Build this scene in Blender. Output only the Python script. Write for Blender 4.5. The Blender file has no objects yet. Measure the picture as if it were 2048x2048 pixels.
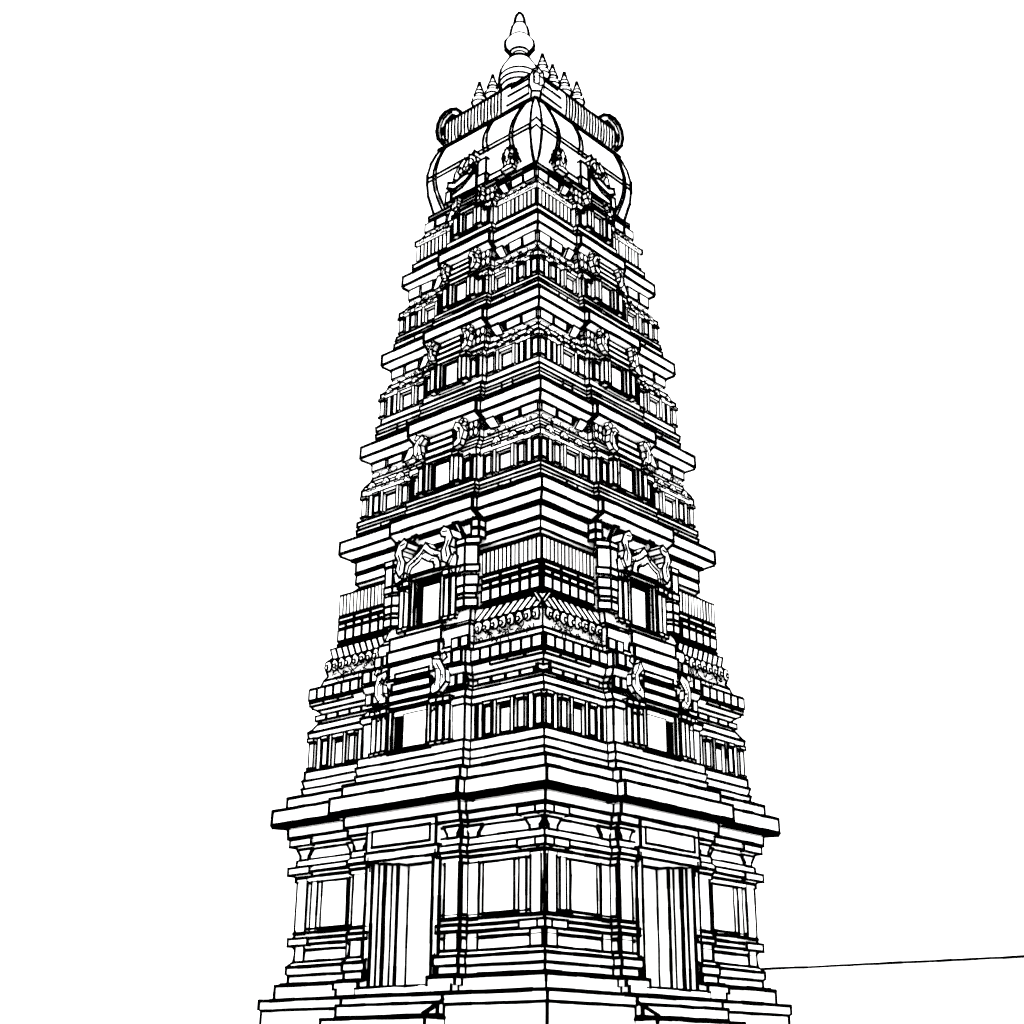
import bpy, math, random
from mathutils import Vector
random.seed(7)
SC = bpy.context.scene
COL = SC.collection

# ------------------------------------------------------------------ materials
def mat(name, c0, c1, rough=0.9, scale=3.0, spec=0.0):
    m = bpy.data.materials.new(name); m.use_nodes = True
    nt = m.node_tree; b = nt.nodes['Principled BSDF']
    b.inputs['Roughness'].default_value = rough
    b.inputs['Specular IOR Level'].default_value = spec
    tc = nt.nodes.new('ShaderNodeTexCoord'); n = nt.nodes.new('ShaderNodeTexNoise')
    n.inputs['Scale'].default_value = scale; n.inputs['Detail'].default_value = 6
    r = nt.nodes.new('ShaderNodeValToRGB')
    r.color_ramp.elements[0].color = (*c0, 1); r.color_ramp.elements[1].color = (*c1, 1)
    r.color_ramp.elements[0].position = .35; r.color_ramp.elements[1].position = .65
    nt.links.new(tc.outputs['Object'], n.inputs['Vector'])
    nt.links.new(n.outputs['Fac'], r.inputs['Fac']); nt.links.new(r.outputs['Color'], b.inputs['Base Color'])
    return m
WHITE = mat('white_limewash', (.80, .80, .795), (.84, .84, .84))
INK = mat('black_line_shade_paint', (0, 0, 0), (.00003, .00003, .00003), 1.0)  # black for outlines and for shade painted as flat fill
GROUNDM = mat('pale_sand', (.72, .72, .71), (.80, .80, .79), 1.0, .4)

LW, LO = 1.0, .0095      # line weight of the painted outlines (metres)
# ------------------------------------------------------------------ mesh builder
class MB:
    def __init__(s): s.v = []; s.f = []; s.m = []
    def poly(s, pts, m=0):
        b = len(s.v); s.v += [tuple(p) for p in pts]; s.f.append(tuple(range(b, b+len(pts)))); s.m.append(m)
    def bar(s, p, q, r=.035, ext=.6):
        p = Vector(p); q = Vector(q); d = q-p
        if d.length < 1e-5: return
        if d.length > .6:                                # hand-inked line: slight waver along its length
            n = int(d.length/.42)+1; P = [p+d*(i/n) for i in range(n+1)]
            for i in range(1, n): P[i] = P[i]+Vector([random.uniform(-.006, .006) for _ in range(3)])
            for a, b in zip(P, P[1:]): s.bar1(a, b, r, ext)
        else: s.bar1(p, q, r, ext)
    def bar1(s, p, q, r=.035, ext=.6):
        d = q-p
        d.normalize(); r = (r*LW+LO)*random.uniform(.88, 1.14)
        p = p-d*r*ext; q = q+d*r*ext
        u = d.cross(Vector((0, 0, 1)))
        if u.length < .05: u = d.cross(Vector((1, 1, 0)))
        u.normalize(); w = d.cross(u)
        b = len(s.v); N = 6
        for c in (p, q):
            for k in range(N):
                a = k*2*math.pi/N
                s.v.append(tuple(c+u*(r*math.cos(a))+w*(r*math.sin(a))))
        for k in range(N):
            k2 = (k+1) % N
            s.f.append((b+k, b+k2, b+N+k2, b+N+k)); s.m.append(1)
        s.f.append(tuple(b+k for k in range(N-1, -1, -1))); s.m.append(1)
        s.f.append(tuple(b+N+k for k in range(N))); s.m.append(1)
    def line(s, pts, r=.035, closed=False):
        n = len(pts)
        for i in range(n if closed else n-1): s.bar(pts[i], pts[(i+1) % n], r)
    def prism(s, A, B, r=.03, m=0, skipink=False):
        """A, B: matching polygons (front and back)"""
        s.poly(A, m); s.poly(B[::-1], m)
        n = len(A)
        for i in range(n):
            j = (i+1) % n; s.poly([A[i], B[i], B[j], A[j]], m)
        if not skipink:
            s.line(A, r, True)
            for i in range(n): s.bar(A[i], B[i], r)
            s.line(B, r, True)
    def build(s, name, parent=None, label=None):
        me = bpy.data.meshes.new(name); me.from_pydata(s.v, [], s.f)
        me.materials.append(WHITE); me.materials.append(INK)
        me.polygons.foreach_set('material_index', s.m); me.update()
        o = bpy.data.objects.new(name, me); COL.objects.link(o)
        if parent: o.parent = parent
        if label: o['label'] = label
        return o

# face frames: t along the face, d outward from the tower's axis, z up
FR = [lambda t, d, z: (-d, t, z), lambda t, d, z: (t, -d, z)]
def box(mb, F, t0, t1, d0, d1, z0, z1, r=.03, m=0, slant=0.0, ink=True, topin=0.0):
    A = [F(t0, d1, z0), F(t1, d1, z0), F(t1+slant-topin, d1, z1), F(t0+slant+topin, d1, z1)]
    B = [F(t0, d0, z0), F(t1, d0, z0), F(t1+slant-topin, d0, z1), F(t0+slant+topin, d0, z1)]
    mb.prism(A, B, r, m, not ink)
def shape(mb, F, pts, d0, d1, r=.03, m=0):
    mb.prism([F(t, d1, z) for t, z in pts], [F(t, d0, z) for t, z in pts], r, m)
def blob(mb, F, t, z, d, rt, rz, r=.03, n=9, th=.12, m=0, jit=.14, backing=True):
    """a rounded carved stone: dome-shaped boss with a dark outline"""
    rad = [random.uniform(1-jit, 1+jit) for _ in range(n)]
    def ring(k, dd):
        return [F(t+rt*k*rad[i]*math.cos(i*2*math.pi/n), dd, z+rz*k*rad[i]*math.sin(i*2*math.pi/n)) for i in range(n)]
    a = ring(1, d); b = ring(.97, d+th*.6); c = ring(.6, d+th)
    for p, q in ((a, b), (b, c)):
        for i in range(n):
            j = (i+1) % n; mb.poly([p[i], p[j], q[j], q[i]], m)
    mb.poly(c, m)
    mb.line(b, r, True)
def scribble(mb, F, t0, t1, z0, z1, d, n, r=.016, L=.1):
    """carved ornament: short curved grooves"""
    for _ in range(n):
        t = random.uniform(t0, t1); z = random.uniform(z0, z1); a = random.uniform(0, 6.28); c = random.uniform(-1.6, 1.6)
        pts = []
        for k in range(4):
            pts.append(F(t, d, z)); t += L*.4*math.cos(a); z += L*.4*math.sin(a); a += c
        mb.line(pts, r)

# ------------------------------------------------------------------ plan outlines
WT = [(1.2, .5), (1.7, .62), (2.1, .76), (2.3, .86), (2.6, .97), (2.9, 1.09), (3.17, 1.29), (3.5, 1.55), (4.0, 1.87), (4.3, 2.0)]
def wof(a):
    for (a0, w0), (a1, w1) in zip(WT, WT[1:]):
        if a <= a1: return w0+(w1-w0)*(a-a0)/(a1-a0)
    return WT[-1][1]
def eof(a): return .2 if a > 3.35 else .14
def plan(a, z, w=None, e=None, notch=None):
    w = wof(a) if w is None else w; e = eof(a) if e is None else e
    side = [(-a, a), (-w, a), (-w, a+e)]
    if notch:
        n, di = notch; side += [(-n, a+e), (-n, di), (n, di), (n, a+e)]
    side += [(w, a+e), (w, a)]
    pts = []
    for k in range(4):                                   # -Y, +X, +Y, -X
        for t, d in side:
            if k == 0: p = (t, -d)
            elif k == 1: p = (d, t)
            elif k == 2: p = (-t, d)
            else: p = (-d, -t)
            pts.append((p[0], p[1], z))
    return pts
def loft(mb, prof, r=.035, rv=.026, notch=None, w=None, e=None, noink=(), verts=True, dark=(), mind=.06):
    """moulded courses: prof = [(a, z), ...] from bottom to top"""
    rings = [plan(a, z, w if not callable(w) else w(a), e, notch) for a, z in prof]
    n = len(rings[0])
    for i, (A, B) in enumerate(zip(rings, rings[1:])):
        for k in range(n):
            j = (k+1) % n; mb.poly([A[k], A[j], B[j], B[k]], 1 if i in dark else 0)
        if verts and prof[i+1][1]-prof[i][1] > .02:
            for k in range(n): mb.bar(A[k], B[k], max(rv, .031) if k in (n//4, 3*n//4) else rv*.7 if k == 0 else rv)
    mb.poly(rings[0][::-1]); mb.poly(rings[-1])
    last = -9
    for i, R in enumerate(rings):
        if i in noink or abs(prof[i][1]-last) < mind: continue
        last = prof[i][1]
        for k in range(n):
            if not notch or k % 9 not in (3, 4, 5): mb.bar(R[k], R[(k+1) % n], r, .3)

# ------------------------------------------------------------------ the tower
T = bpy.data.objects.new('temple_tower', None); COL.objects.link(T)
T['label'] = 'tall white stepped temple tower drawn in black outline, seen from one corner'; T['category'] = 'temple'

def bays(a, w):
    """the stretches of a face to the near and far side of the central bay, measured from the outer corner"""
    return [(-a, 1, a-w), (a, -1, a-w)]

def pilaster(F, t0, t1, d, z0, z1, parent, proud=.07, r=.022, cap=True, name='pilaster', wrap=False):
    mb = MB(); h = z1-z0; t0, t1 = min(t0, t1), max(t0, t1); q = .018
    if not cap:
        if wrap and t0 < 0: t0 -= proud-.003
        if wrap and t1 > 0: t1 += proud-.003
        box(mb, F, t0, t1, d-.03, d+proud, z0, z1, r); return mb.build(name, parent)
    box(mb, F, t0, t1, d-.03, d+proud, z0+h*.06, z1-h*.14, r)
    if cap:
        box(mb, F, t0-q, t1+q, d-.03, d+proud+.03, z0, z0+h*.07, r)
        box(mb, F, t0+q*.6, t1-q*.6, d-.03, d+proud*.8, z1-h*.15, z1-h*.10, r)
        box(mb, F, t0-q*1.5, t1+q*1.5, d-.03, d+proud+.045, z1-h*.10, z1, r)
    mb.build(name, parent)
def window(F, t0, t1, d, z0, z1, parent, r=.02, name='window'):
    """framed blind window: dark opening with a pale shutter standing in it"""
    mb = MB(); t0, t1 = min(t0, t1), max(t0, t1); w = t1-t0; h = z1-z0; fr = min(.085, w*.17)
    box(mb, F, t0, t0+fr, d-.03, d+.09, z0, z1, r); box(mb, F, t1-fr, t1, d-.03, d+.09, z0, z1, r)
    box(mb, F, t0+fr, t1-fr, d-.03, d+.087, z1-fr, z1, r)
    mb.poly([F(t0, d+.012, z0), F(t1, d+.012, z0), F(t1, d+.012, z1), F(t0, d+.012, z1)], 1)  # flat black sheet painted as the shade inside the frame
    o = mb.build(name, parent); m2 = MB(); a = t0+fr+.02; b = t1-fr-w*.15
    box(m2, F, a, b, d+.013, d+.03, z0+.05, z1-fr-h*.15, .004); m2.build('shutter', parent)
    return o
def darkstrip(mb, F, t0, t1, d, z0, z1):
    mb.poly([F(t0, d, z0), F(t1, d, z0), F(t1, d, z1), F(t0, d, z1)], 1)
def course(mb, F, t0, t1, d, z0, z1, pitch, gap, r=.018, proud=.05, slant=0, jit=.1, back=True, topin=0):
    """a row of separate blocks over a dark joint"""
    if t1 < t0: t0, t1 = t1, t0
    if back: darkstrip(mb, F, t0, t1, d+.012, z0, z1)
    n = max(1, round((t1-t0)/pitch)); p = (t1-t0)/n
    for i in range(n):
        j0 = random.uniform(-jit, jit)*gap; j1 = random.uniform(-jit, jit)*gap
        box(mb, F, t0+i*p+gap/2+j0, t0+(i+1)*p-gap/2+j1, d, d+proud, z0+gap*.3, z1-gap*.3, r, slant=slant, topin=topin)
def gable(mb, F, t, d, z0, z1, w, r=.028):
    """door head: stacked bands under a curved scroll on either side"""
    h = z1-z0
    for i in range(3):
        k = w*(1-.1*i)
        box(mb, F, t-k, t+k, d, d+.10-.025*i, z0+h*(.02+.30*i), z0+h*(.24+.30*i), r)
    for s in (-1, 1):
        pts = [(t+s*w*1.04, z0), (t+s*w*1.42, z0+h*.06), (t+s*w*1.66, z0+h*.30), (t+s*w*1.68, z0+h*.60), (t+s*w*1.46, z0+h*.90), (t+s*w*1.12, z0+h*1.0),
               (t+s*w*1.04, z0+h*.84), (t+s*w*1.25, z0+h*.62), (t+s*w*1.24, z0+h*.36), (t+s*w*1.06, z0+h*.2)]
        pts = [(a+random.uniform(-.035, .035), b+random.uniform(-.04, .04)*h) for a, b in pts]
        shape(mb, F, pts, d, d+.14, r*.62)
        scribble(mb, F, *sorted((t+s*w*1.15, t+s*w*1.6)), z0+h*.1, z0+h*.9, d+.145, 5, r*.25, .10)
        shape(mb, F, [(t+s*w*1.5, z0+h*.86), (t+s*w*1.72, z0+h*.95), (t+s*w*1.6, z0+h*1.12), (t+s*w*1.36, z0+h*1.04)], d, d+.12, r*.5)
        mb.line([F(t+s*w*1.46, d+.145, z0+h*.30), F(t+s*w*1.48, d+.145, z0+h*.58), F(t+s*w*1.28, d+.145, z0+h*.82)], r*.35)

# ---------------- plinth and staircases
mb = MB()
loft(mb, [(4.2, -.2), (4.2, .25), (3.97, .32), (3.97, 2.80), (4.01, 2.83), (4.01, 2.99), (3.9, 3.0)], .036, .034, w=1.42, e=0, noink=(6,))
PL = mb.build('plinth', T)
for k, F in enumerate(FR):
    st = MB()
    for i in range(9):
        z1 = 2.83-i*.27; z0 = max(-.1, z1-.22); d = 4.14+.36*i
        hw = 1.42+.03*min(i, 1)
        box(st, F, -hw, hw, 3.8, d, z0, z1, .03)
        if i < 8: box(st, F, -hw+.03, hw-.03, 3.8, d-.03, z1-.285, z0+.02, .01, ink=False)
    st.line([F(-1.44, 4.52, 2.62), F(-1.44, 3.98, 2.90)], .035)
    st.build('staircase', T)

# ---------------- ground storey
mb = MB()
low = [(3.79, 3.15), (3.79, 3.29), (3.60, 3.33), (3.60, 3.50), (3.64, 3.54), (3.64, 3.67), (3.54, 3.77), (3.51, 4.01), (3.58, 4.12), (3.58, 4.24),
       (3.545, 4.30), (3.56, 4.36), (3.50, 4.44), (3.50, 5.42), (3.57, 5.45), (3.57, 5.53), (3.64, 5.62), (3.64, 5.70)]
loft(mb, [(3.79, 3.0), (3.79, 3.149)], .036, w=wof(3.6), noink=(1,))
RP = plan(3.70, 3.31, 1.66, notch=(1.08, 3.1))
for k in range(len(RP)):
    if k % 9 not in (3, 4, 5): mb.bar(RP[k], RP[(k+1) % len(RP)], .045)
loft(mb, low, .034, .030, notch=(.97, 2.95), w=lambda a: 1.56+(a-3.5)*.5, noink=(0, 2, 4, 10, 14, 17), verts=True)
loft(mb, [(3.64, 5.701), (3.58, 5.75), (3.57, 5.87), (3.52, 5.90), (3.52, 6.13), (3.59, 6.17), (3.65, 6.21), (3.65, 6.33), (3.73, 6.37), (3.74, 6.56)],
     .032, .030, w=lambda a: 1.56+(a-3.5)*.5, noink=(0, 2, 5, 7, 9), verts=True)
W1 = mb.build('ground_storey_wall', T)
for k_, F in enumerate(FR):
    for c, s, b in bays(3.5, 1.55):
        pilaster(F, c, c+s*.29, 3.5, 4.34, 5.50, W1, .05, .022, False, wrap=True)
        pilaster(F, c+s*.42, c+s*.60, 3.5, 4.34, 5.50, W1, .03, .018, False)
        pilaster(F, c+s*1.64, c+s*1.94, 3.5, 4.34, 5.50, W1, .03, .022, False)
        m2 = MB(); t0, t1 = sorted((c+s*.74, c+s*1.54))
        box(m2, F, t0, t1, 3.49, 3.515, 4.34, 5.50, .020)
        m2.build('wall_panel', W1)
        for q0, q1 in ((.0, .34), (1.60, 1.94)):
            m3 = MB(); x0, x1 = c+s*q0, c+s*q1; xm = (x0+x1)/2
            shape(m3, F, [(xm-.12, 5.90), (xm+.12, 5.90), (xm+.13, 5.98), (xm+.25, 6.13), (xm-.25, 6.13), (xm-.13, 5.98)], 3.5, 3.57, .024)
            m3.build('bracket', W1)
        for q0, q1 in ((.0, .30), (1.64, 1.92)):
            m4 = MB(); x0, x1 = sorted((c+s*q0, c+s*q1)); box(m4, F, x0, x1, 3.49, 3.55, 3.72, 4.14, .020)
            m4.build('pedestal', W1)
        # flared cap and foot of the corner pilaster
        for z0, z1, dd in ((5.58, 5.73, 3.70), (4.10, 4.25, 3.64), (6.19, 6.34, 3.70)):
            m6 = MB(); e2 = dd-3.503; z1 += .003*k_; x0, x1 = sorted((c-s*e2, c+s*.50))
            box(m6, F, x0, x1, 3.45, dd, z0, z1, .022); m6.build('capital', W1)
    for s in (-1, 1):                                   # pilasters beside the door
        pilaster(F, s*1.14, s*1.52, 3.7, 4.34, 5.50, W1, .04, .022, False)
        m5 = MB(); x0, x1 = sorted((s*1.18, s*1.52)); xm = (x0+x1)/2
        box(m5, F, x0, x1, 3.69, 3.75, 3.72, 4.14, .020); m5.build('pedestal', W1); m5 = MB()
        shape(m5, F, [(xm-.13, 5.90), (xm+.13, 5.90), (xm+.14, 5.98), (xm+.24, 6.13), (xm-.24, 6.13), (xm-.14, 5.98)], 3.70, 3.77, .024)
        m5.build('bracket', W1)
    # doorway: nested jambs, lintel with a sunk panel, plain door at the back
    dw = MB()
    for s in (-1, 1):
        for i, (xa, xb, dd) in enumerate(((1.06, .88, 3.80), (.88, .70, 3.62), (.70, .53, 3.42))):
            x1 = s*xa; x0 = s*xb; a0, a1 = min(x0, x1), max(x0, x1)
            box(dw, F, a0, a1, 3.0, dd, 3.16, 5.62-.01*i, .030 if i != 1 else .040)
    box(dw, F, -1.06, 1.06, 3.2, 3.86, 5.62, 5.80, .026)
    box(dw, F, -1.0, 1.0, 3.2, 3.88, 5.80, 6.36, .026)
    box(dw, F, -1.06, 1.06, 3.2, 3.96, 3.02, 3.15, .03)
    D = dw.build('doorway', T)
    pn = MB(); A = [F(-.84, 3.883, 5.90), F(.84, 3.883, 5.90), F(.84, 3.883, 6.22), F(-.84, 3.883, 6.22)]
    pn.poly(A); pn.line(A, .026, True)
    B = [F(-.74, 3.886, 5.97), F(.74, 3.886, 5.97), F(.74, 3.886, 6.17), F(-.74, 3.886, 6.17)]
    pn.build('lintel_panel', D)
    lf = MB(); box(lf, F, -.52, .52, 3.05, 3.12, 3.16, 5.6, .026)
    lf.build('door_leaf', D)

# ---------------- the five eaves
def eave(a, z0, z1, ain, zin, aup, rr=.036, dk=False):
    mb = MB()
    loft(mb, [(ain, zin), (a-.02, z0-.05), (a, z0), (a-.005, z1), (aup+.02, z1+.02)], rr, .034, w=wof(a), dark=(0, 1) if dk else (), noink=(0, 1, 4))  # with dk the underside is coloured black to stand for its shade
    if not dk:
        R = plan(ain+.06, zin+(z0-.05-zin)*.22, wof(a)); n = len(R)
        for k in range(n): mb.bar(R[k], R[(k+1) % n], .048, .3)
    return mb.build('eave', T)
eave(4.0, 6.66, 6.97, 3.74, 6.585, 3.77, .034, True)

# ---------------- first upper storey (two registers)
mb = MB()
loft(mb, [(3.78, 6.98), (3.78, 7.25), (3.56, 7.30)], .036, .03)
for a, z, v in ((0, 0, 0),): pass
loft(mb, [(3.54, 7.31), (3.57, 7.46), (3.53, 7.50), (3.57, 7.64), (3.53, 7.68), (3.53, 7.84)], .024, .02)
loft(mb, [(3.45, 7.845), (3.46, 8.60), (3.51, 8.63), (3.52, 8.73), (3.46, 8.79), (3.37, 8.93), (3.30, 9.03), (3.30, 9.16), (3.39, 9.26), (3.47, 9.30), (3.52, 9.42),
          (3.52, 9.74), (3.36, 9.80), (3.31, 9.95), (3.25, 10.05), (3.30, 10.25), (3.28, 10.38), (3.19, 10.48), (3.13, 10.70), (3.07, 10.80)], .030, .022,
     noink=(14, 15, 18))
loft(mb, [(3.10, 10.801), (3.11, 11.14), (3.11, 11.16), (3.11, 11.30), (3.11, 11.46), (3.11, 12.0), (2.95, 12.07), (2.86, 12.15), (2.80, 12.22), (2.88, 12.30), (2.87, 12.52)], .026, .022)
loft(mb, [(2.885, 12.56), (2.885, 12.86), (3.0, 12.93)], .045, .03, noink=(2,))
S1 = mb.build('lower_storey_wall', T)

def wall_zone(F, a, w, z0, z1, parent, wallm, plan_, r=.022, proud=.06):
    """columns and windows of a corner bay; plan_ = [(kind, q0, q1)] as fractions of the bay from the outer corner"""
    for c, s, b in bays(a, w):
        t0, t1 = sorted((c, c+s*b)); wm = MB(); darkstrip(wm, F, t0, t1, a+.008, z0, z1); wm.build('recess_shade', parent)  # flat black strip on the wall, painted shade between the columns
        for kind, q0, q1 in plan_:
            x0, x1 = c+s*b*q0, c+s*b*q1
            if kind == 'p': pilaster(F, x0, x1, a, z0, z1, parent, proud, r)
            elif kind == 's': pilaster(F, x0, x1, a, z0, z1, parent, proud*.6, r, False)
            else: window(F, x0, x1, a, z0, z1, parent, r)
ex = MB()
bayplan = [('p', .0, .08), ('s', .125, .19), ('p', .24, .325), ('w', .37, .66), ('p', .705, .79), ('s', .84, .90), ('s', .945, 1.0)]
S1X = MB()
for F in FR:
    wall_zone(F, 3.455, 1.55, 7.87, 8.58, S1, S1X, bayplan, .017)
    for c, s, b in bays(3.52, 1.56):
        course(S1X, F, c, c+s*b, 3.52, 9.46, 9.72, .27, .035)
        course(S1X, F, c, c+s*b, 3.30, 9.02, 9.16, .42, .05)
        course(S1X, F, c, c+s*(b-.5), 3.49, 9.33, 9.42, .45, .035, proud=.04)
    for c, s, b in bays(3.27, 1.45):
        # frieze of crouching figures
        n = 8
        for i in range(n):
            t = c+s*(b*(i+.5)/n)
            blob(S1X, F, t, 10.26, 3.29, .105, .13, .018, 9, .08, jit=.18)
            blob(S1X, F, t+random.uniform(-.03, .03), 10.22, 3.37, .045, .05, .014, 6, .03, jit=.3)
        scribble(S1X, F, *sorted((c+s*.2, c+s*b)), 9.97, 10.14, 3.36, 22, .006, .12)
        scribble(S1X, F, *sorted((c+s*.4, c+s*b)), 9.86, 9.98, 3.40, 9, .006, .16)
        # lotus petals
        dark = MB()
        n = 9
        for i in range(n):
            t = c+s*(.06+(b-.05)*i/n); sl = -s*.22; wd = s*(b/n)*.86
            A = [F(t+s*.1, 3.25, 10.42), F(t+s*.1+wd, 3.25, 10.44), F(t+wd+sl+s*.1, 3.155, 10.73), F(t+sl+s*.1, 3.155, 10.73)]
            B = [F(t+s*.1, 3.15, 10.42), F(t+s*.1+wd, 3.15, 10.44), F(t+wd+sl+s*.1, 3.05, 10.74), F(t+sl+s*.1, 3.05, 10.74)]
            S1X.prism(A, B, .019)
    for c, s, b in bays(3.11, 1.45):
        t0, t1 = sorted((c, c+s*b))
        S1X.bar(F(t0, 3.11, 10.80), F(t1, 3.11, 10.80), .05)
        course(S1X, F, c, c+s*b, 3.11, 10.87, 11.14, .27, .035)
        course(S1X, F, c, c+s*b, 3.11, 11.17, 11.29, .30, .05)
        course(S1X, F, c, c+s*b, 3.11, 11.33, 11.44, .62, .05)
        course(S1X, F, c, c+s*b, 3.11, 11.50, 11.99, .115, .022, .008, proud=.03, jit=.6)
    for s in (-1, 1):
        # rounded stacked half column in the angle of the central bay
        t = s*1.12; W = .30
        for z0, z1, k in ((10.80, 10.98, .95), (11.0, 11.08, .8), (11.1, 11.26, .9), (11.28, 11.5, 1.0), (11.58, 11.72, 1.1), (11.74, 12.18, .95), (12.22, 12.34, 1.15)):
            q = W*k
            for a0, a1, d0, d1 in ((-q, -q*.2, 3.22, 3.40), (-q*.2, q*.6, 3.40, 3.40), (q*.6, q, 3.40, 3.25)):
                A = [F(t+a0, d0, z0), F(t+a1, d1, z0), F(t+a1, d1, z1), F(t+a0, d0, z1)]
                S1X.poly(A); S1X.line(A, .022, True)
        # little bays of blocks on the central projection
        course(S1X, F, s*.66, s*1.5, 3.72, 9.46, 9.74, .28, .05)
        course(S1X, F, s*.80, s*1.5, 3.62, 9.0, 9.26, .24, .06)
        course(S1X, F, s*.9, s*1.45, 3.45, 9.86, 10.12, .28, .07)
        # struts under the eave
        shape(S1X, F, [(s*.95, 12.30), (s*1.10, 12.22), (s*.72, 12.88), (s*.58, 12.90)], 2.98, 3.16, .035)
        shape(S1X, F, [(s*.70, 12.25), (s*.86, 12.2), (s*.58, 12.62), (s*.44, 12.62)], 2.98, 3.14, .03)
        shape(S1X, F, [(s*1.08, 12.48), (s*1.3, 12.44), (s*1.3, 12.62), (s*1.08, 12.66)], 2.9, 3.1, .028)
        shape(S1X, F, [(s*1.08, 12.70), (s*1.3, 12.66), (s*1.3, 12.84), (s*1.08, 12.88)], 2.9, 3.1, .028)
        scribble(S1X, F, *sorted((s*.62, s*1.1)), 11.5, 11.8, 3.45, 6, .010, .12)
        scribble(S1X, F, *sorted((s*.66, s*1.0)), 8.55, 8.95, 3.80, 8, .010, .12)
S1X.build('carved_course', S1)

def doorpiece(F, hw, d, z0, z1, parent, zt, jambs=2, r=.028):
    """framed opening of a central bay with jamb columns and a head of stacked bands"""
    mb = MB(); fr = .11
    darkstrip(mb, F, -hw-.34*jambs/2-.02, hw+.34*jambs/2+.02, d+.01, z0, z1+.02)  # black sheet painted as shade in the opening and behind the jambs
    box(mb, F, -hw-fr, -hw, d-.06, d+.07, z0, z1, r); box(mb, F, hw, hw+fr, d-.06, d+.07, z0, z1, r)
    box(mb, F, -hw-fr, hw+fr, d-.06, d+.075, z1+.004, z1+fr*.9, r)
    box(mb, F, -hw-fr, hw+fr, d-.06, d+.07, z0-.07, z0-.004, r)
    o = mb.build('niche', parent)
    m2 = MB(); box(m2, F, -hw+.03, hw*.42, d+.011, d+.03, z0+.03, z1-(z1-z0)*.17, .006); m2.build('niche_shutter', parent)
    for s in (-1, 1):
        for i in range(jambs):
            t = s*(hw+fr+.04+i*.18); pilaster(F, t, t+s*.14, d, z0-.05, z1+.02, parent, .10-.02*i, .02)
    if zt > z1+.2:
        m3 = MB(); gable(m3, F, 0, d-.01, z1+.12, zt, hw+.12, r); m3.build('niche_head', parent)
for F in FR:
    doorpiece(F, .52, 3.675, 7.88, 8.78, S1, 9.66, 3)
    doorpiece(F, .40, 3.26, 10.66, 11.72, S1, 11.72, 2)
    m = MB(); box(m, F, -.62, .95, 3.42, 3.56, 9.86, 10.12, .03); box(m, F, -.62, .95, 3.40, 3.50, 10.16, 10.44, .03)
    box(m, F, -.55, .58, 3.0, 3.40, 10.46, 10.58, .028)
    m.build('niche_base', S1)
    # stacked arched hood over the upper niche
    m = MB()
    for kx, kz, dd in ((1.0, 1.0, 3.44), (.78, .74, 3.48), (.56, .46, 3.52)):
        P = [(.66*kx*math.cos(q*math.pi/12)+random.uniform(-.012, .012), 11.80+(.50*math.sin(q*math.pi/12)**.75+(.20 if q == 6 else .06 if q in (5, 7) else 0)+(.05 if q in (2, 10) else 0))*kz) for q in range(13)]
        shape(m, F, P, 3.2, dd, .018)
    scribble(m, F, -.5, .5, 11.85, 12.25, 3.49, 12, .006, .12)
    m.build('arched_hood', S1)
    for s in (-1, 1):                                    # beasts rearing out beside the hood
        m = MB()
        shape(m, F, [(s*.60, 11.92), (s*.74, 11.84), (s*.86, 12.02), (s*.80, 12.22), (s*.90, 12.40), (s*.80, 12.62), (s*.62, 12.72), (s*.50, 12.62), (s*.56, 12.50), (s*.68, 12.46), (s*.66, 12.32), (s*.56, 12.16)], 3.15, 3.50, .020)
        m.line([F(s*.74, 3.51, 12.0), F(s*.70, 3.51, 12.18), F(s*.78, 3.51, 12.36)], .012)
        m.line([F(s*.60, 3.51, 12.60), F(s*.72, 3.51, 12.58)], .012)
        shape(m, F, [(s*.72, 11.80), (s*.94, 11.74), (s*1.0, 11.96), (s*.88, 12.08)], 3.15, 3.42, .018)
        m.build('bracket_beast', S1)
eave(3.175, 13.04, 13.33, 2.90, 12.86, 2.91, .038)

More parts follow.
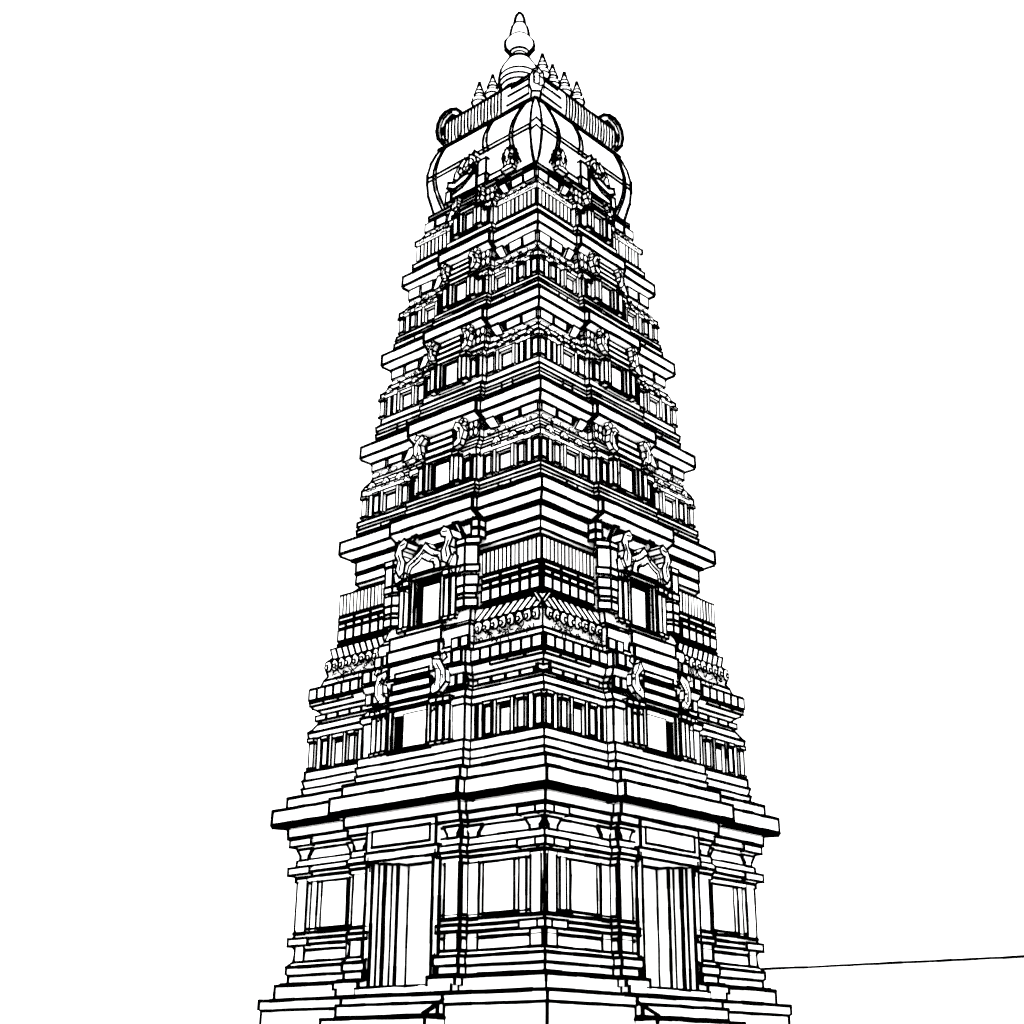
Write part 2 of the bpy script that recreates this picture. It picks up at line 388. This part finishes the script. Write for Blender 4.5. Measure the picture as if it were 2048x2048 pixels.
# ---------------- four repeating upper storeys
def storey(prof, base, wall, neck, a_n, label=None, bp=None, fluted=False):
    """prof: wall profile; base: (z0, z1) mouldings; wall: (a, z0, z1); neck: (z0, z1) under the eave"""
    mb = MB(); loft(mb, prof, .023, .018)
    a, z0, z1 = wall; w = wof(a)-.05; e = eof(a)
    X = mb
    for F in FR:
        for c, s, b in bays(a, w):
            # moulding joints
            zb0, zb1 = base
            for q in (.42, .62): X.bar(F(c+s*b*q, a+.11, zb0+.05), F(c+s*b*q, a+.11, zb0+(zb1-zb0)*.42), .018)
            # carved neck course
            n0, n1 = neck; nd = a_n; h = n1-n0
            bn = nd-w
            cc = -nd if c < 0 else nd
            darkstrip(X, F, *sorted((cc, cc+s*bn)), nd+.014, n0+h*.40, n1+.04)
            shape(X, F, [(cc+s*.01, n0+h*.40), (cc+s*bn*.28, n0+h*.38), (cc+s*bn*.30, n0+h*1.0), (cc+s*.01, n0+h*1.0)], nd-.02, nd+.06, .016)
            shape(X, F, [(cc+s*bn*.34, n0+h*.48), (cc+s*bn*.62, n0+h*.44), (cc+s*bn*.64, n0+h*.98), (cc+s*bn*.34, n0+h*1.0)], nd-.02, nd+.05, .016)
            shape(X, F, [(cc+s*bn*.67, n0+h*.22), (cc+s*bn*.83, n0+h*.30), (cc+s*bn*.97, n0+h*.98), (cc+s*bn*.79, n0+h*1.0)], nd-.02, nd+.08, .016)
            zc = z1+(n0-z1)*.34; ac = a-(a-nd)*.12
            for q in range(3):
                tt = c+s*b*(.16+.27*q); ww = b*.085*random.uniform(.9, 1.15); hh = (n0-z1)*.42
                P = [(tt+ww*math.cos(u*math.pi/6), zc-hh*.3+hh*math.sin(u*math.pi/6)) for u in range(7)]
                shape(X, F, P, nd-.05, ac+.05, .010)
                blob(X, F, tt, zc+hh*.05, ac+.05, ww*.35, hh*.28, .004, 7, .03)
            # small carved bosses along the cornice
            for q in range(5):
                tt = cc+s*bn*(.08+.19*q)
                if h > .3: blob(X, F, tt, n0+h*.12, nd+.0, bn*.075, h*.13, .006, 8, .07, jit=.15)
            scribble(X, F, *sorted((cc+s*bn*.1, cc+s*bn*.9)), n0-.12, n0+h*.1, nd+.10, 8, .006, .12)
            # knot of carving where the bay meets the centre
            scribble(X, F, *sorted((c+s*b*.85, c+s*(b+.25))), z1-.2, z1+.12, a+.2, 6, .008, .12)
    o = mb.build('storey_wall', T, label)
    for F in FR:
        if fluted:
            for c, s, b in bays(a, w):
                ex = MB(); course(ex, F, c, c+s*b, a, z0+.01, z1-.01, .135, .03, .010, proud=.04, jit=.5); ex.build('fluting', o)
        else:
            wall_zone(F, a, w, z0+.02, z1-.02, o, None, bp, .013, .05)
        # bosses either side of the centre bay's head
        n0, n1 = neck; h = n1-n0; dd = a_n+e
        for s in (-1, 1):
            ex = MB(); darkstrip(ex, F, *sorted((s*(w-.38), s*(w+.02))), dd+.015, n0, n1)
            for i in range(3):
                for j in range(2):
                    if i == 2 and j == 1: continue
                    blob(ex, F, s*(w-.06-i*.145), n0+h*(.27+.46*j), dd+.02, .055, h*.20, .012, 8, .06, jit=.1)
            shape(ex, F, [(s*(w-.44), n1-.03), (s*(w-.34), n1-.02), (s*(w-.40), n0+.1), (s*(w-.49), n0+.04)], dd, dd+.10, .022)
            ex.build('boss_panel', o)
            # slim columns on the centre bay
            for q, wd in ((.02, .05), (.12, .13), (.30, .05)):
                t = s*(w-q); pilaster(F, t, t-s*wd, a+e, z0, z1, o, .04, .014, wd > .1)
    hw = (w-.42)*.52+.04
    for F in FR:
        dz = z1-z0
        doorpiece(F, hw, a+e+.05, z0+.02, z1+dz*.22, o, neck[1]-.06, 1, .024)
    return o
bp2 = [('p', .0, .08), ('s', .13, .19), ('p', .24, .32), ('w', .38, .72), ('p', .78, .86), ('s', .92, .98)]
bp3 = [('p', .0, .085), ('s', .14, .21), ('s', .265, .33), ('w', .39, .74), ('p', .81, .92)]
bp4 = [('p', .0, .09), ('s', .14, .22), ('p', .28, .37), ('s', .43, .50), ('w', .57, .93)]
storey([(2.91, 13.35), (2.92, 13.46), (2.86, 13.50), (2.90, 13.55), (2.91, 13.64), (2.86, 13.68), (2.90, 13.74), (2.90, 13.84), (2.81, 13.90), (2.81, 14.50), (2.85, 14.54), (2.85, 14.66), (2.80, 14.76), (2.70, 14.90),
        (2.67, 15.0), (2.67, 15.2), (2.60, 15.28), (2.66, 15.34), (2.66, 15.46)], (13.46, 13.86), (2.81, 13.92, 14.5), (15.0, 15.42), 2.67, bp=bp2)
eave(2.905, 15.54, 15.82, 2.64, 15.36, 2.66)
storey([(2.66, 15.84), (2.66, 15.98), (2.61, 16.02), (2.65, 16.07), (2.66, 16.16), (2.61, 16.2), (2.65, 16.26), (2.66, 16.36), (2.58, 16.44), (2.57, 16.60), (2.57, 17.12), (2.60, 17.16), (2.60, 17.26), (2.50, 17.36), (2.46, 17.5), (2.39, 17.58),
        (2.41, 17.72), (2.36, 17.82), (2.38, 18.0)], (16.02, 16.4), (2.575, 16.58, 17.13), (17.5, 17.96), 2.40, bp=bp3)
eave(2.61, 18.09, 18.36, 2.38, 17.9, 2.41)
storey([(2.40, 18.38), (2.40, 18.50), (2.36, 18.53), (2.40, 18.58), (2.40, 18.68), (2.35, 18.72), (2.38, 18.78), (2.36, 18.88), (2.30, 18.93), (2.29, 19.42), (2.33, 19.46), (2.33, 19.56), (2.22, 19.66), (2.15, 19.78),
        (2.16, 19.95), (2.10, 20.04), (2.09, 20.2), (2.12, 20.28)], (18.50, 18.9), (2.295, 18.94, 19.42), (19.76, 20.22), 2.15, bp=bp4)
eave(2.30, 20.37, 20.64, 2.08, 20.16, 2.12)
storey([(2.12, 20.66), (2.12, 20.78), (2.08, 20.82), (2.12, 20.88), (2.12, 21.0), (2.04, 21.06), (2.04, 21.54), (2.09, 21.58), (2.09, 21.68), (1.98, 21.78), (1.91, 21.90), (1.91, 22.02), (1.80, 22.12), (1.76, 22.2)],
       (20.7, 21.0), (2.045, 21.08, 21.54), (21.8, 22.2), 1.90, bp=None, fluted=True)
mb = MB()
loft(mb, [(1.76, 22.22), (1.86, 22.36), (1.86, 22.46), (1.78, 22.52)], .034, .02, w=.62, e=.1)
CP = mb.build('roof_cornice', T)

# ---------------- domed roof
def sq(a, z): return [(-a, -a, z), (a, -a, z), (a, a, z), (-a, a, z)]
PR = [(1.76, 22.50), (1.83, 22.85), (1.885, 23.10), (1.91, 23.45), (1.91, 23.75), (1.85, 24.11), (1.76, 24.38), (1.67, 24.60)]
def ra(z):
    for (a0, z0), (a1, z1) in zip(PR, PR[1:]):
        if z <= z1: return a0+(a1-a0)*(max(z, z0)-z0)/(z1-z0)
    return PR[-1][0]
mb = MB(); R = [sq(a, z) for a, z in PR]
for A, B in zip(R, R[1:]):
    for k in range(4):
        mb.poly([A[k], A[(k+1) % 4], B[(k+1) % 4], B[k]])
for k in (1, 2, 3): mb.line([r_[k] for r_ in R], .045)
mb.poly(R[-1])
DOME = mb.build('domed_roof', T)
def roofline(F, tf, z0, z1, r, n=10):
    mb2 = []
    for i in range(n+1):
        u = i/n; z = z0+(z1-z0)*u; mb2.append(F(tf(u), ra(z)+.01, z))
    return mb2
for F in FR:
    S = lambda u: math.sin(math.pi*u)
    for tfs, za, rr_ in (([lambda u: -ra(22.5+2.1*u)+.02+.17*S(u)**.8], 22.55, .034),
                         ([lambda u, o_=o_: -1.38+.26*S(u)+o_-.12*(u-.5) for o_ in (0, .10)], 22.75, .028),
                         ([lambda u, o_=o_: -.30+.10*S(u)+o_*(1-.4*u) for o_ in (0, .15)], 23.5, .030),
                         ([lambda u, o_=o_: 1.36+.20*S(u)+o_+.05*u for o_ in (0, .10)], 22.55, .028)):
        rb = MB()
        for tf in tfs: rb.line(roofline(F, tf, za, 24.6, 0), rr_)
        rb.build('roof_rib', DOME)
    bd = MB()
    for zz in (23.52, 23.64): bd.line([F(t, ra(zz)+.012, zz) for t in (-ra(zz)+.19, -1.1)], .024); bd.line([F(t, ra(zz)+.012, zz) for t in (-1.0, 1.86)], .024)
    bd.line([F(-ra(23.6), ra(23.6)+.01, 23.50), F(-ra(23.6)+.16, ra(23.6)+.012, 23.46)], .024)
    bd.line([F(-ra(23.6), ra(23.6)+.01, 23.72), F(-ra(23.6)+.16, ra(23.6)+.012, 23.68)], .024)
    bd.build('roof_band', DOME)

# fluted coping round the top of the dome
CO = [(1.69, 24.56), (1.80, 24.70), (1.86, 24.90), (1.83, 25.12), (1.72, 25.30), (1.52, 25.42), (1.1, 25.46)]
mb = MB(); R = [sq(a, z) for a, z in CO]
for A, B in zip(R, R[1:]):
    for k in range(4): mb.poly([A[k], A[(k+1) % 4], B[(k+1) % 4], B[k]])
mb.poly(R[-1])
for k in range(4): mb.bar(R[0][k], R[0][(k+1) % 4], .075); mb.bar(R[4][k], R[4][(k+1) % 4], .055)
COPE = mb.build('roof_coping', DOME)
fl = MB()
for F in FR:
    n = 19
    for i in range(n):
        t = -.62+i*(2.25/n)
        k = 0.05*math.sin(i*1.7)
        fl.line([F(t+.09+k, 1.70, 24.60), F(t+.0, 1.805, 24.71), F(t-.05, 1.865, 24.9), F(t-.03, 1.835, 25.12), F(t+.06, 1.725, 25.30), F(t+.18, 1.54, 25.41)], .024)
    for i in range(1, 5):                                # long mouldings by the near corner
        a, z = [(1.79, 24.69), (1.855, 24.9), (1.83, 25.10), (1.74, 25.27)][i-1]
        fl.line([F(-a, a+.01, z), F(-.72-.1*i, a+.01, z)], .026)
fl.build('fluting', COPE)
# curled ends, set on the diagonal of each corner
for sg in (-1, 1):
    FC = lambda t, d, z, sg=sg: (sg*t*.7071-d*.7071, -sg*t*.7071-d*.7071, z)
    c = MB()
    out = [(2.33, 24.58), (2.45, 24.74), (2.49, 24.95), (2.47, 25.18), (2.40, 25.40), (2.28, 25.58), (2.14, 25.68), (1.99, 25.70), (1.88, 25.62), (1.86, 25.50), (1.95, 25.42), (2.04, 25.47)]
    inn = [(2.14, 25.44), (2.24, 25.30), (2.30, 25.10), (2.31, 24.92), (2.26, 24.76), (2.18, 24.6)]
    P = out+inn; N = len(P)
    for a_, b_ in zip(range(len(out)-1), range(len(out)-1)):
        p, q = out[a_], out[a_+1]; c.poly([FC(p[0], .28, p[1]), FC(q[0], .28, q[1]), FC(q[0], -.2, q[1]), FC(p[0], -.2, p[1])])
    k = len(inn)
    o2 = [out[0], out[1], out[2], out[3], out[4], out[5], out[6], out[7], out[8]]
    i2 = [inn[5], inn[4], inn[3], inn[2], inn[1], inn[0], (2.08, 25.50), (2.0, 25.46), out[9]]
    for (p, q), (p2, q2) in zip(zip(o2, o2[1:]), zip(i2, i2[1:])):
        c.poly([FC(p[0], .28, p[1]), FC(q[0], .28, q[1]), FC(q2[0], .28, q2[1]), FC(p2[0], .28, p2[1])])
    c.line([FC(t, .29, z) for t, z in out], .044); c.line([FC(t, .30, z) for t, z in i2], .028)
    c.line([FC((a[0]*.5+b[0]*.5), .31, (a[1]+b[1])/2) for a, b in zip(o2, i2)][:7], .016)
    c.build('coping_scroll', COPE)
# crest ornament on the near corner
c = MB()
Fd = lambda t, d, z: (-d*.7071+t*.7071, -d*.7071-t*.7071, z)
shape(c, Fd, [(-.12, 24.56), (.12, 24.56), (.20, 24.80), (.18, 25.1), (.05, 25.28), (-.08, 25.22), (-.17, 25.0), (-.18, 24.76)], 2.1, 2.66, .020)
blob(c, Fd, 0, 24.92, 2.66, .09, .20, .012, 10, .05, jit=.2)
scribble(c, Fd, -.14, .16, 24.68, 25.15, 2.70, 7, .012, .14)
c.build('crest', COPE)

def lathe(mb, cx, cy, prof, rings, r, n=20, sil=.03, wave=0):
    P = [[(cx+a*math.cos(k*2*math.pi/n), cy+a*math.sin(k*2*math.pi/n), z) for k in range(n)] for a, z in prof]
    for A, B in zip(P, P[1:]):
        for k in range(n): mb.poly([A[k], A[(k+1) % n], B[(k+1) % n], B[k]])
    mb.poly(P[0][::-1]); mb.poly(P[-1])
    for i in rings: mb.line(P[i], r, True)
    for ang in (-48.7, 131.3, -56, 138.5):                               # black outline strips added where the camera sees the silhouette
        a_ = math.radians(ang)
        mb.line([(cx+a*math.cos(a_), cy+a*math.sin(a_), z) for a, z in prof], sil)
# great finial
mb = MB()
KP = [(.40, 25.45), (.38, 26.35), (.44, 26.54), (.505, 26.67), (.53, 26.82), (.525, 27.0), (.49, 27.2), (.43, 27.35), (.29, 27.58), (.25, 27.66), (.20, 27.78), (.27, 27.86), (.36, 27.98), (.385, 28.1), (.36, 28.22), (.25, 28.37), (.22, 28.55),
      (.19, 28.70), (.13, 28.84), (.10, 29.02), (.06, 29.14), (.015, 29.20)]
lathe(mb, -.2, .2, KP, (2, 3, 4, 5, 8, 9, 10, 11, 15, 18), .024, 28, .058)
mb.build('finial', DOME, 'largest finial, tall turned pot on the crown of the roof')
# small finials along the coping
def small(cx, cy, zb, nm='finial'):
    mb = MB(); s_ = 1.0
    lathe(mb, cx, cy, [(.05, zb), (.15, zb+.07), (.185, zb+.18), (.16, zb+.29), (.085, zb+.36), (.115, zb+.44), (.08, zb+.56), (.04, zb+.68), (.008, zb+.82)], (2, 4, 5, 6), .016, 12, .036)
    mb.build(nm, DOME)
for t in (.46, -.02): small(-1.5, t, 25.40)
for t, zb in ((-1.2, 25.46), (-.80, 25.36), (-.32, 25.40), (.20, 25.40)): small(t, -1.5, zb)

# ---------------- sculpture at the foot of the dome
for F in FR:
    # projecting base and scroll gable in the middle of the face
    b = MB()
    box(b, F, -.30, -.02, 1.7, 2.02, 22.5, 22.78, .03); box(b, F, -.30, -.02, 1.7, 2.0, 22.8, 23.25, .03)
    shape(b, F, [(.02, 22.5), (.9, 22.5), (.86, 22.62), (.5, 22.7), (.1, 22.95), (.02, 22.9)], 1.7, 2.02, .032)
    shape(b, F, [(.0, 23.0), (.35, 22.8), (.75, 22.72), (.98, 22.85), (.95, 23.0), (.7, 22.9), (.35, 23.0), (.05, 23.25)], 1.75, 2.08, .034)
    shape(b, F, [(.95, 22.5), (1.15, 22.5), (1.12, 22.82), (.95, 22.85)], 1.72, 1.98, .03)
    b.build('gable_scroll', DOME)
    # reclining bull on the scroll: one carved body with head turned to the corner
    bl = MB()
    pts = [(-.06, 23.20), (-.02, 23.36), (.05, 23.42), (.02, 23.55), (.12, 23.47), (.20, 23.52), (.20, 23.40), (.30, 23.38), (.36, 23.48), (.45, 23.42), (.60, 23.30), (.70, 23.14), (.74, 22.98), (.62, 22.92),
           (.50, 22.99), (.30, 22.98), (.16, 22.93), (.05, 23.0), (.12, 23.10), (.04, 23.16)]
    shape(bl, F, pts, 1.86, 2.10, .026)
    bl.line([F(.18, 2.11, 23.38), F(.22, 2.11, 23.22), F(.16, 2.11, 23.08)], .022)
    bl.line([F(.30, 2.11, 23.34), F(.42, 2.11, 23.2), F(.40, 2.11, 23.04)], .022)
    bl.line([F(.50, 2.11, 23.26), F(.58, 2.11, 23.14), F(.52, 2.11, 23.05)], .022)
    bl.line([F(.05, 2.11, 23.28), F(.10, 2.11, 23.34)], .024)
    scribble(bl, F, .1, .55, 23.02, 23.30, 2.11, 9, .014, .1)
    bl.build('bull_statue', DOME)
    # seated figure under a round halo
    fg = MB()
    halo = [(-1.05+.20*math.cos(q*.5236), 22.98+.22*math.sin(q*.5236)) for q in range(-1, 8)]
    shape(fg, F, halo, 1.82, 1.96, .045)
    shape(fg, F, [(-1.22, 22.52), (-.88, 22.52), (-.86, 22.60), (-.95, 22.66), (-.94, 22.82), (-1.0, 22.86), (-1.0, 22.92), (-.96, 22.98), (-1.0, 23.10), (-1.05, 23.16), (-1.10, 23.10), (-1.14, 22.98), (-1.10, 22.92),
                  (-1.10, 22.86), (-1.17, 22.82), (-1.16, 22.66), (-1.24, 22.60)], 1.9, 2.04, .020)
    fg.line([F(-1.16, 2.05, 22.62), F(-1.05, 2.05, 22.66), F(-.95, 2.05, 22.62)], .016)
    fg.line([F(-1.1, 2.05, 22.8), F(-1.05, 2.05, 22.72), F(-1.0, 2.05, 22.8)], .014)
    fg.build('seated_figure', DOME)
    ks = MB()
    box(ks, F, -.88, -.34, 1.8, 1.98, 22.5, 22.66, .028, topin=.05)
    ks.build('pedestal', DOME)

# ------------------------------------------------------------------ compound wall behind, ground, sky
mb = MB()
X0, Y0, Y1, H = 14.0, -30.0, 9.0, 4.55
def wb(x0, x1, z0, z1, inkit=None):
    P = [(x0, Y0, z0), (x1, Y0, z0), (x1, Y1, z0), (x0, Y1, z0)]; Q = [(x, y, z1) for x, y, _ in P]
    mb.prism(Q, P, .02, 0, True)
wb(X0, X0+.35, -.1, H)
for k in range(13):
    ya, yb = Y0+(Y1-Y0)*k/13, Y0+(Y1-Y0)*(k+1)/13
    mb.bar((X0, ya, H+random.uniform(-.01, .01)), (X0, yb, H), .030)
WL = mb.build('compound_wall')
WL['label'] = 'long plain white wall running away behind the tower to the right'; WL['category'] = 'wall'
g = bpy.data.meshes.new('ground'); s = 900
g.from_pydata([(-s, -s, 0), (s, -s, 0), (s, s, 0), (-s, s, 0)], [], [(0, 1, 2, 3)]); g.materials.append(GROUNDM)
G = bpy.data.objects.new('ground', g); COL.objects.link(G); G['kind'] = 'structure'

w = bpy.data.worlds.new('World'); SC.world = w; w.use_nodes = True           # blank, evenly white overcast sky
bg = w.node_tree.nodes['Background']; bg.inputs['Color'].default_value = (1, 1, 1, 1); bg.inputs['Strength'].default_value = 1.0
EL, AZ = math.radians(40), math.radians(225)
L = bpy.data.lights.new('sun', 'SUN'); L.energy = 1.5; L.angle = math.radians(30); L.color = (1, 1, 1)
lo = bpy.data.objects.new('sun', L); COL.objects.link(lo)
dirv = Vector((math.sin(AZ)*math.cos(EL), math.cos(AZ)*math.cos(EL), math.sin(EL)))
lo.rotation_euler = dirv.to_track_quat('Z', 'Y').to_euler()

# ------------------------------------------------------------------ camera
cd = bpy.data.cameras.new('camera'); cam = bpy.data.objects.new('camera', cd); COL.objects.link(cam); SC.camera = cam
cd.sensor_width = 36; cd.lens = 2.867403589576702*1000/2048*36; cd.clip_end = 5000
yaw, pitch, roll = [math.radians(v) for v in (42.10936479, 21.41296058, .40885159)]
fw = Vector((math.cos(pitch)*math.cos(yaw), math.cos(pitch)*math.sin(yaw), math.sin(pitch)))
rt = Vector((math.sin(yaw), -math.cos(yaw), 0)); up = rt.cross(fw)
r2 = rt*math.cos(roll)+up*math.sin(roll); u2 = -rt*math.sin(roll)+up*math.cos(roll)
from mathutils import Matrix
M = Matrix((r2, u2, -fw)).transposed().to_4x4(); M.translation = (-24.21892492, -21.35267134, 1.58450561)
cam.matrix_world = M
SC.view_settings.view_transform = 'Standard'; SC.view_settings.look = 'None'
SC.view_settings.exposure = 1.9; SC.view_settings.gamma = 1
SC.cycles.max_bounces = 6
